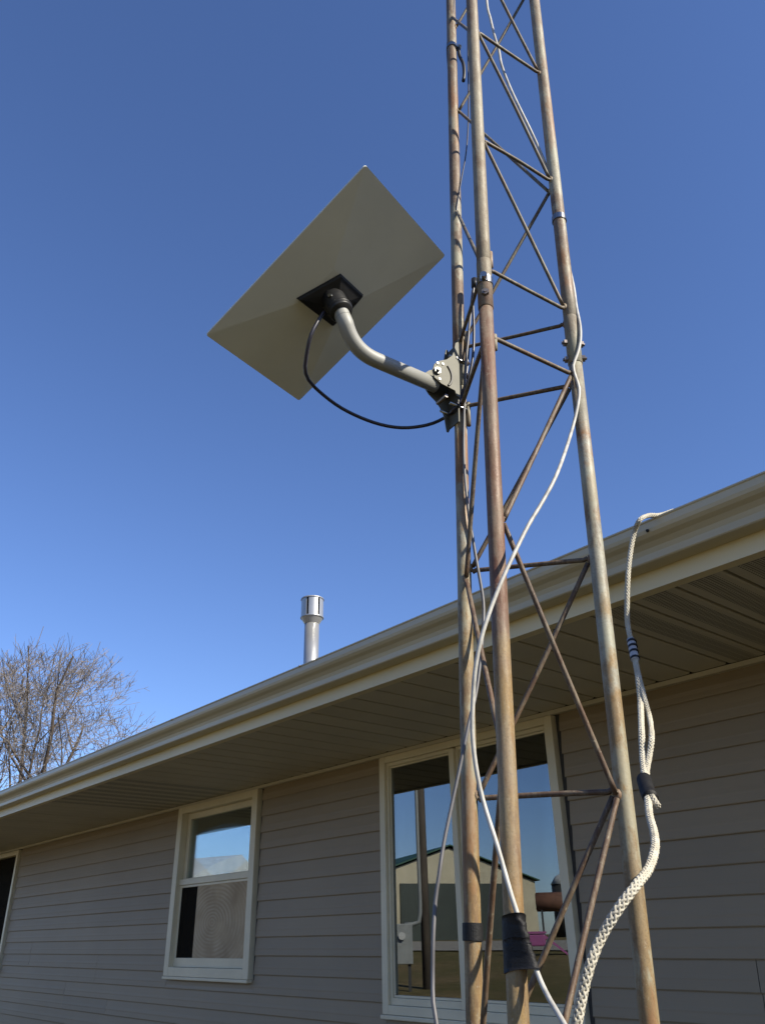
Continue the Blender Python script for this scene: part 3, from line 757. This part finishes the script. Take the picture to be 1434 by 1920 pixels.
# ------------------------------------------------------------------ cables
def legdist(k, py):
    lo, hi = -2.0, 8.0
    for _ in range(50):
        m_ = (lo + hi) / 2; p = L(k, m_)
        c_ = Vector((_X.x * p.x + _Y.x * p.y + _Z.x * p.z, _X.y * p.x + _Y.y * p.y + _Z.y * p.z, _X.z * p.x + _Y.z * p.y + _Z.z * p.z))
        if CY + F * c_.y / c_.z > py: lo = m_
        else: hi = m_
    return L(k, (lo + hi) / 2).length
def run(pts):
    """pts: (px, py, leg or number, offset) -> world points lying that far in front of / behind a tower leg"""
    out = []
    for (x, y, k, o) in pts:
        d = legdist(k, y) if isinstance(k, str) else k
        out.append(ray(x, y) * (d + o))
    return out
def cable(name, pts, r, mat, label, cat='cable', group=None):
    P = run(pts); P = spline(P, .015); mb = MB().tube(P, r, 10)
    o = mesh(name, mb.v, mb.f, M[mat], None, True, P[-1]); return tag(o, label, cat, group), P
dsocket = (sp(-.03, 0)).length
cable('dish_cable', [(608, 585, 1.915, 0), (600, 596, 1.90, 0), (583, 628, 1.87, 0), (574, 670, 1.87, 0), (573, 700, 1.88, 0), (590, 726, 1.90, 0), (640, 765, 1.93, 0), (700, 792, 1.96, 0), (752, 802, 1.98, 0), (800, 797, 1.99, 0), (832, 784, 2.0, 0), (850, 768, 'A', -.035), (864, 745, 'A', -.02), (874, 700, 'A', -.005), (878, 640, 'A', -.005)], .0042, 'cblack',
      'thin black cable looping from the dish socket down to the left tower leg')
cable('grey_cable', [(886, 545, 'A', -.02), (882, 585, 'A', -.02), (877, 640, 'A', -.02), (872, 690, 'A', -.03), (870, 760, 'A', -.025), (869, 830, 'A', -.025), (871, 890, 'A', -.025), (878, 960, 'A', -.025), (886, 1010, 'A', -.02), (893, 1052, 'A', -.02), (900, 1090, 'A', -.02), (906, 1130, 'A', -.02), (906, 1170, 'A', -.03), (902, 1220, 'A', -.04), (896, 1275, 'A', -.05), (889, 1315, 'A', -.06), (880, 1350, 'A', -.08), (863, 1434, 'A', -.09), (847, 1508, 'A', -.10), (832, 1580, 'A', -.11), (823, 1640, 'A', -.12), (816, 1690, 'A', -.12), (812, 1760, 'A', -.13), (811, 1826, 'A', -.13), (812, 1880, 'A', -.14), (819, 1925, 'A', -.15), (830, 2050, 'A', -.15), (845, 2400, 'A', -.05)], .0034, 'cgrey',
      'grey cable swinging left of the tower in front of the wide window')
_o, WCP = cable('white_cable', [(905, -120, 'C', -.08), (912, 0, 'C', -.08), (919, 35, 'C', -.08), (927, 68, 'C', -.08), (935, 95, 'C', -.08), (940, 122, 'C', -.08), (955, 162, 'C', -.06), (975, 205, 'C', -.05), (997, 250, 'C', .0), (1015, 290, 'C', .01), (1035, 345, 'C', .025), (1048, 410, 'C', .03), (1058, 465, 'C', .025), (1067, 503, 'C', .018), (1075, 540, 'C', .006), (1080, 576, 'C', -.004), (1087, 612, 'C', -.016), (1087, 642, 'C', -.022), (1081, 666, 'C', -.024), (1074, 686, 'C', -.024), (1078, 706, 'C', -.024), (1085, 728, 'C', -.024), (1083, 758, 'C', -.026), (1070, 812, 'C', -.04), (1045, 885, 'B', .03), (1018, 938, 'B', .0), (990, 985, 'B', -.02), (965, 1035, 'B', -.035), (942, 1085, 'B', -.045), (920, 1140, 'B', -.05), (901, 1200, 'B', -.05), (890, 1260, 'B', -.04), (886, 1320, 'B', -.03), (885, 1370, 'B', -.02), (891, 1432, 'B', -.01), (905, 1500, 'B', .0), (933, 1590, 'B', -.015), (958, 1678, 'B', -.022), (978, 1740, 'B', -.022), (990, 1780, 'B', -.022), (1001, 1808, 'B', -.022), (1014, 1842, 'B', -.03), (1032, 1878, 'B', -.05), (1060, 1925, 'B', -.08), (1110, 2020, 'B', -.10), (1140, 2300, 'B', .0)], .0037, 'cwhite',
      'white coax cable winding down the tower and taped to the front leg')
cable('black_cable', [(874, -60, 'A', .02), (876, 40, 'A', .0), (877, 120, 'A', .0), (878, 190, 'A', .0), (877, 240, 'A', .0), (873, 290, 'A', -.005), (864, 340, 'A', -.018), (856, 392, 'A', -.025), (852, 450, 'A', .01), (856, 520, 'A', .02), (866, 600, 'A', .01), (872, 700, 'A', .02), (870, 800, 'A', .03)], .0021, 'cblack',
      'thin black wire down the upper left tower leg')
cable('short_wire', [(851, -60, 'A', -.025), (850, 10, 'A', -.025), (847, 42, 'A', -.024), (842, 58, 'A', -.018), (838, 90, 'A', .01), (840, 130, 'A', .025)], .0026, 'cblack',
      'short black wire end on the left tower leg at the top of the picture')
cable('black_lead', [(889, 530, 'A', -.05), (886, 560, 'A', -.05), (888, 620, 'A', -.05), (886, 670, 'A', -.05), (877, 715, 'A', -.04), (868, 745, 'A', -.03), (858, 768, 'A', -.03), (868, 800, 'A', .02), (872, 840, 'A', .03)], .0036, 'cblack',
      'thick black lead dropping from a connector behind the front tower leg')
c0 = run([(889, 528, 'A', -.05)])[0]
tag(mesh('connector', *(lambda m: (m.v, m.f))(MB().tube([c0 + TD * .008, c0 - TD * .02], .0085, 12)), M['blk'], None, True, c0), 'black plug joint hanging behind the front tower leg joint', 'connector')
# big tape wrap on leg B with the white cable under it
tb = thing('tape_wrap', 'wide wrinkled black tape binding the white cable to the front tower leg', 'tape', L('B', -.01), 'black tape wraps on the tower legs')
def tapewrap(ztop, zbot, n=9):
    vs = []; fs = []; m_ = 40
    for i in range(n):
        z = ztop + (zbot - ztop) * i / (n - 1); c_ = L('B', z); q_ = None
        # hull round leg and cable
        cc2 = min((p_ for p_ in WCP if p_.z < .3), key=lambda p_: abs((p_ - c_).dot(TD)))
        cc2 = cc2 - TD * (cc2 - c_).dot(TD); rel = cc2 - c_; dl = rel.length; u = rel.normalized(); w = TD.cross(u)
        for k in range(m_):
            an = 2 * math.pi * k / m_; d = u * math.cos(an) + w * math.sin(an)
            h = 9
            for q_ in range(-14, 15):
                e_ = an + q_ * .105; ce = math.cos(q_ * .105)
                if ce < .05: continue
                h = min(h, max(LR + .0015, dl * math.cos(e_) + .0062) / ce)
            wr = .0007 * noise.noise(Vector((k * .6, z * 90, 3)))
            vs.append(c_ + d * (h * 1.0 + wr) + TD * .004 * math.sin(an + 1.3) * (1 if i in (0, n - 1) else .2))
    for i in range(n - 1):
        for k in range(m_): fs.append((i * m_ + k, i * m_ + (k + 1) % m_, (i + 1) * m_ + (k + 1) % m_, (i + 1) * m_ + k))
    fs += [tuple(range(m_)), tuple((n - 1) * m_ + k for k in range(m_))[::-1]]
    return mesh('tape', vs, fs, M['tape'], tb, True)
tapewrap(.026, -.016, 9); tapewrap(-.006, -.050, 9).data.polygons[0].use_smooth = True

# ------------------------------------------------------------------ rope
def braid(P, R, mat, parent, name, lay=3.4, strands=5):
    P = [Vector(p) for p in P]
    # arc length and frames
    s = 0; S = [0]
    for i in range(1, len(P)): s += (P[i] - P[i - 1]).length; S.append(s)
    t0 = (P[1] - P[0]).normalized(); u = (Vector((1, 0, 0)) - Vector((1, 0, 0)).dot(t0) * t0).normalized(); fr = []
    for i, p in enumerate(P):
        t = (P[min(i + 1, len(P) - 1)] - P[max(i - 1, 0)]).normalized(); u = (u - u.dot(t) * t).normalized(); fr.append((u.copy(), t.cross(u)))
    mb = MB(); w = 2 * math.pi / (R * 2 * lay)
    for sg in (1, -1):
        for k in range(strands):
            pts = []
            for i, p in enumerate(P):
                a = sg * w * S[i] + k * 2 * math.pi / strands + (0 if sg > 0 else math.pi / strands * 0)
                rr = R * (.68 + sg * .12 * math.cos(strands * w * S[i])) * (1 + .10 * noise.noise(p * 14))
                pts.append(p + (fr[i][0] * math.cos(a) + fr[i][1] * math.sin(a)) * rr)
            mb.tube(pts, R * .30, 6)
    mb.tube(P, R * .55, 8)
    return mb.build(name, mat, parent, True)
def ycrit(px, py):
    r = ray(px, py); m_ = r.z / r.y; KS = math.tan(SUN_EL) / SY; return (KS * 2.207 - 1.205) / (KS - m_), r
def rp(px, py, dy=None, y=None):
    yc, r = ycrit(px, py); Y = y if y is not None else yc + dy
    return r * (Y / r.y)
RO = thing('rope', 'off white braided rope hanging from the gutter across the right tower leg', 'rope', rp(1080, 1920, y=.95))
yl = YF - .12
main = [ray(1262, 958) * ((yl + .10) / ray(1262, 958).y), ray(1236, 966) * ((yl + .02) / ray(1236, 966).y), ray(1214, 967) * ((yl - .045) / ray(1214, 967).y), rp(1198, 976, y=2.12), rp(1188, 1000, dy=-.06), rp(1180, 1045, dy=-.05), rp(1176, 1090, dy=-.04), rp(1175, 1135, dy=-.012), rp(1176, 1170, dy=.012), rp(1183, 1205, dy=.02), rp(1190, 1240, dy=.018), rp(1196, 1275, dy=.006), rp(1200, 1320, dy=-.012), rp(1202, 1370, y=1.79), rp(1204, 1420, y=1.73), rp(1209, 1465, y=1.64), rp(1214, 1500, y=1.56), rp(1217, 1530, y=1.49), rp(1225, 1560, y=1.42), rp(1227, 1590, y=1.35), rp(1216, 1628, y=1.27), rp(1192, 1660, y=1.205), rp(1160, 1702, y=1.17), rp(1128, 1755, y=1.15), rp(1106, 1808, y=1.13), rp(1092, 1860, y=1.12), rp(1080, 1925, y=1.11), rp(1066, 2010, y=1.10), rp(1050, 2300, y=1.12)]
MP = spline(main, .004)
braid(MP, .0080, M['rope'], RO, 'braid')
loop = [rp(1188, 1220, dy=.018), rp(1196, 1262, dy=.014), rp(1208, 1310, dy=0), rp(1217, 1345, dy=-.02), rp(1221, 1380, y=1.78), rp(1217, 1415, y=1.74), rp(1212, 1445, y=1.69), rp(1213, 1475, y=1.64), rp(1222, 1495, y=1.57), rp(1233, 1512, y=1.555)]
lb = braid(spline(loop, .004), .0070, M['rope'], RO, 'doubled_strand')
def seg(pts, r, name, mat, n=16):
    return MB().tube(spline([rp(*p[:2], dy=p[2]) if p[2] < 1 else rp(*p[:2], y=p[2]) for p in pts], .006), r, n).build(name, M[mat], RO, True)
seg([(1207, 1462, 1.64), (1211, 1475, 1.605), (1214, 1486, 1.59), (1219, 1496, 1.57)], .0165, 'tape', 'tape')
sleeve = seg([(1182, 1200, .018), (1186, 1218, .018), (1190, 1238, .018)], .0125, 'sleeve', 'pvc')
for py, px in ((1204, 1184), (1213, 1186), (1223, 1188), (1235, 1190)):
    a = rp(px - .6, py - 1.6, dy=.018); b = rp(px + .4, py + 1.4, dy=.018)
    MB().tube([a, b], .0142, 16).build('sleeve_ring', M['blk'], RO)

# ------------------------------------------------------------------ bare trees
def tree(name, label, base, height, spread, seed, stems=2, levels=7, tw=.0075):
    """forked stems, limbs and twigs grown inside a rounded crown"""
    rnd = random.Random(seed); T = thing(name, label, 'tree', base, 'bare winter trees'); big = MB(); small = MB()
    H = height; B0 = Vector(base); cz = base[2] + .64 * H; rz = .37 * H
    def env(p): return ((p.x - B0.x) ** 2 + (p.y - B0.y) ** 2) / spread ** 2 + ((p.z - cz) / rz) ** 2
    def rv(a): return Vector((rnd.uniform(-1, 1), rnd.uniform(-1, 1), rnd.uniform(-1, 1))) * a
    def grow(p, d, ln, r, lev):
        n = 4 if lev < 4 else 3; pts = [p.copy()]; dd = d.copy(); q = p.copy()
        for i in range(n):
            dd = (dd + rv(.10 if lev < 3 else .17) + Vector((0, 0, .05 if lev < 4 else 0))).normalized()
            q = q + dd * ln / n; pts.append(q.copy())
            if lev and env(q) > 1.06: break
        n = len(pts) - 1; out_ = env(q)
        rs = [max(tw * .7, r * (1 - .30 * i / n)) for i in range(n + 1)]
        (big if r > .028 else small).tube(pts, rs, 8 if r > .08 else (5 if r > .028 else 3), False)
        if lev >= levels or (lev >= 3 and out_ > 1.0 + rnd.uniform(-.08, .08)): return
        kids = 3 if lev < 3 else rnd.choice((2, 3, 3))
        if out_ > .9: ln *= .6
        for k in range(kids):
            t = 1.0 if k == 0 else rnd.uniform(.4, 1.0); idx = min(n, max(1, int(round(t * n)))); st = pts[idx]
            ax = rv(1); ax = (ax - ax.dot(dd) * dd).normalized(); ang = R_(rnd.uniform(8, 22) if k == 0 else rnd.uniform(30, 60))
            nd = (dd * math.cos(ang) + ax * math.sin(ang)).normalized()
            o_ = Vector((st.x - B0.x, st.y - B0.y, (st.z - cz) * .6)) / spread
            nd = (nd + o_ * .12).normalized()
            grow(st, nd, ln * (rnd.uniform(.78, .90) if k == 0 else rnd.uniform(.62, .82)), max(tw, rs[idx] * (.80 if k == 0 else rnd.uniform(.50, .66))), lev + 1)
    for s in range(stems):
        an = 2 * math.pi * (s / stems + rnd.random() * .15) + .6; lean = .22 + .12 * rnd.random()
        d = Vector((math.cos(an) * lean, math.sin(an) * lean, 1)).normalized()
        grow(B0 + Vector((math.cos(an), math.sin(an), 0)) * .15, d, H * .34, .19 * H / 10, 0)
    big.build('trunk', M['bark'], T, True)
    b = small.build('crown', M['twig'], T); b['label'] = 'haze of bare twigs'
    return T
def dirp(px, py, dist):
    r = ray(px, py); h = math.hypot(r.x, r.y); return r * (dist / h)
t1 = dirp(70, 1480, 30)
tree('bare_tree', 'large bare tree with forked trunk rising over the left end of the gutter', (t1.x, t1.y, GZ0), 10.9, 4.0, 11, 3, 9)
t2 = dirp(-40, 1480, 34)
tree('bare_tree', 'bare tree cut off by the left edge of the picture', (t2.x, t2.y, GZ0), 11.6, 3.6, 5, 2, 8)
t3 = dirp(262, 1420, 48)
tree('bare_tree', 'smaller distant bare tree just peeping over the gutter', (t3.x, t3.y, GZ0), 12.6, 3.0, 23, 2, 8)

# ------------------------------------------------------------------ what the windows mirror (behind the camera)
YG = D + .018
def refl(px, py, dist):
    """the real place of something seen mirrored in the panes at that pixel, path length dist"""
    v = dirp(px, py, dist); return Vector((v.x, 2 * YG - v.y, v.z))
def V2R(x, y, z): return Vector((x, 2 * YG - y, z))
gx, gy = .37, .93; ax_, ay_ = -.93, .37; hw = 5.07; ez, pz, bz = 2.62, 4.29, -.6
pk = (-34.4, 33.5)
def sh(s, t, z): return V2R(pk[0] + gx * s + ax_ * t, pk[1] + gy * s + ay_ * t, z)
SH = thing('machine_shed', 'cream metal farm shed with green roof and dark door mirrored in the wide window', 'shed', sh(0, 0, -.2))
mb = MB(); pr = [(-hw, bz), (hw, bz), (hw, ez), (0, pz), (-hw, ez)]
mb.prism([sh(s, 0, z) for s, z in pr], sh(0, 18, 0) - sh(0, 0, 0)); mb.build('wall', M['shedwall'], SH)
for s in (-1, 1):
    a = [sh(0, -.25, pz + .10), sh(s * (hw + .2), -.25, ez + .02), sh(s * (hw + .2), 18.2, ez + .02), sh(0, 18.2, pz + .10)]
    MB().prism(a, (0, 0, .06)).build('roof', M['shedroof'], SH)
MB().prism([sh(-2.9, -.03, bz), sh(3.3, -.03, bz), sh(3.3, -.03, 2.50), sh(-2.9, -.03, 2.50)], sh(0, -.09, 0) - sh(0, 0, 0)).build('door', M['sheddoor'], SH)
# pole with conduit
pb_ = refl(803, 1850, 24); pbz = gh(pb_.x, pb_.y)
UP = thing('utility_pole', 'weathered wooden utility pole with pale conduit mirrored in the wide window', 'pole', (pb_.x, pb_.y, pbz))
MB().tube([(pb_.x, pb_.y, pbz - .2), (pb_.x, pb_.y, 3), (pb_.x, pb_.y, 7.5)], [.125, .11, .09], 16).build('pole', M['wood'], UP, True)
cq = refl(787, 1650, 23.9); cy_ = refl(760, 1735, 23.9)
MB().tube(spline([(cq.x, cq.y, 4.2), (cq.x, cq.y, 2), (cq.x, cq.y, .55), (cq.x * .75 + cy_.x * .25, cq.y * .75 + cy_.y * .25, .32), (cy_.x, cy_.y, .28)], .1), .05, 12).build('conduit', M['boxgrey'], UP, True)
mbx = refl(755, 1768, 23.6)
MT = thing('meter_box', 'grey electric meter box on dark legs mirrored in the left corner of the wide window', 'meter box', (mbx.x, mbx.y, gh(mbx.x, mbx.y)))
vd = Vector((mbx.x, mbx.y, 0)) - Vector((-3.8, 3.4, 0)); vd.normalize(); sv = Vector((-vd.y, vd.x, 0))
def obx(mb_, c, w, d, z0_, z1_):
    p = [c - sv * w / 2 - vd * d / 2, c + sv * w / 2 - vd * d / 2, c + sv * w / 2 + vd * d / 2, c - sv * w / 2 + vd * d / 2]
    p = [Vector((q_.x, q_.y, z0_)) for q_ in p]; return mb_.prism(p, (0, 0, z1_ - z0_))
c_ = Vector((mbx.x, mbx.y, 0))
bevel(obx(MB(), c_, .55, .25, -.62, .30).build('cabinet', M['boxgrey'], MT), .02)
fcn = c_ - vd * .13; MB().tube([fcn + Vector((0, 0, .02)), fcn - vd * .09 + Vector((0, 0, .02))], .09, 16).build('meter', M['white'], MT)
for s in (-.18, .18): obx(MB(), c_ + sv * s, .08, .08, gh(mbx.x, mbx.y) - .1, -.62).build('leg', M['blacksteel'], MT)
# tank on stand
tk = refl(1044, 1690, 44); tz = gh(tk.x, tk.y)
vd = (Vector((tk.x, tk.y, 0)) - Vector((-3, 3.4, 0))).normalized(); sv = Vector((-vd.y, vd.x, 0))
TK = thing('fuel_tank', 'rusty fuel tank on a black stand mirrored at the right of the wide window', 'tank', (tk.x, tk.y, tz))
c_ = Vector((tk.x, tk.y, 1.38))
MB().tube([c_ - sv * 1.0, c_ - sv * .96, c_ + sv * .96, c_ + sv * 1.0], [.34, .42, .42, .34], 20).build('tank', M['rusttank'], TK, True)
for sx in (-.75, .75):
    for sy in (-.35, .35):
        p0 = c_ + sv * sx + vd * sy * .6; p1 = c_ + sv * sx + vd * sy * 1.4
        MB().tube([Vector((p0.x, p0.y, 1.05)), Vector((p1.x, p1.y, tz))], .04, 8).build('leg', M['blacksteel'], TK)
    MB().tube([c_ + sv * sx - vd * .4 + Vector((0, 0, -.42)), c_ + sv * sx + vd * .4 + Vector((0, 0, -.42))], .05, 8).build('cross_beam', M['blacksteel'], TK)
sb = refl(1056, 1662, 62); sbz = gh(sb.x, sb.y)
SI = thing('grain_bin', 'small dark round bin with pale cap beyond the rusty tank', 'grain bin', (sb.x, sb.y, sbz))
MB().tube([(sb.x, sb.y, sbz), (sb.x, sb.y, 3.0)], .8, 24).build('drum', M['blacksteel'], SI, True)
MB().tube([(sb.x, sb.y, 3.0), (sb.x, sb.y, 3.5), (sb.x, sb.y, 3.7)], [.85, .5, .1], 24).build('cap', M['white'], SI, True)
# pink playset
pp = refl(1006, 1757, 32); pz_ = gh(pp.x, pp.y)
vd = (Vector((pp.x, pp.y, 0)) - Vector((-3, 3.4, 0))).normalized(); sv = Vector((-vd.y, vd.x, 0))
PS = thing('play_slide', 'pink plastic toy house with slide on the lawn mirrored in the wide window', 'toy', (pp.x, pp.y, pz_))
c_ = Vector((pp.x, pp.y, 0))
bevel(obx(MB(), c_, .62, .5, -.36, .02).build('toy_house', M['pink'], PS), .05)
obx(MB(), c_, .70, .56, .022, .09).build('toy_roof', M['pink'], PS)
a = c_ + sv * -.3 if refl(1030, 1757, 32).x < pp.x else c_ + sv * .3
sg_ = 1 if (refl(1040, 1757, 32) - refl(1006, 1757, 32)).dot(sv) > 0 else -1
MB().prism([c_ + sv * sg_ * .3 - vd * .2 + Vector((0, 0, -.12)), c_ + sv * sg_ * 1.0 - vd * .2 + Vector((0, 0, pz_ + .02)), c_ + sv * sg_ * 1.0 - vd * .2 + Vector((0, 0, pz_ + .1)), c_ + sv * sg_ * .3 - vd * .2 + Vector((0, 0, -.02))], vd * .4).build('slide', M['pink'], PS)
# white building mirrored in the small window
WS = thing('white_shed', 'white metal building mirrored in the upper half of the double hung window', 'shed', refl(430, 1640, 46))
a0 = refl(330, 1640, 42); a1 = refl(474, 1640, 46)
h0 = gh(a0.x, a0.y) - .2; mbw = MB(); pr = []
for (x_, y_) in ((330, 1668), (352, 1652), (376, 1634), (402, 1620), (428, 1609), (453, 1602), (476, 1630)):
    r1 = dirp(x_, y_, 1.0); b0 = V2R(a0.x, a0.y, 0); b1 = V2R(a1.x, a1.y, 0); e = b1 - b0
    # where that sight line crosses the building's end wall
    den = r1.x * e.y - r1.y * e.x; t = (b0.x * e.y - b0.y * e.x) / den
    pr.append(V2R(r1.x * t, r1.y * t, r1.z * t))
pr = [Vector((pr[0].x, pr[0].y, h0))] + pr + [Vector((pr[-1].x, pr[-1].y, h0))]
nb = Vector((a1.y - a0.y, -(a1.x - a0.x), 0)).normalized()
if nb.dot(Vector((a0.x, a0.y, 0)) - Vector((-6, 3, 0))) < 0: nb = -nb
mbw.prism(pr, nb * 7).build('wall', M['white'], WS)

print('objects', len(bpy.data.objects), 'tris approx', sum(len(o.data.polygons) for o in bpy.data.objects if o.type == 'MESH') * 2)
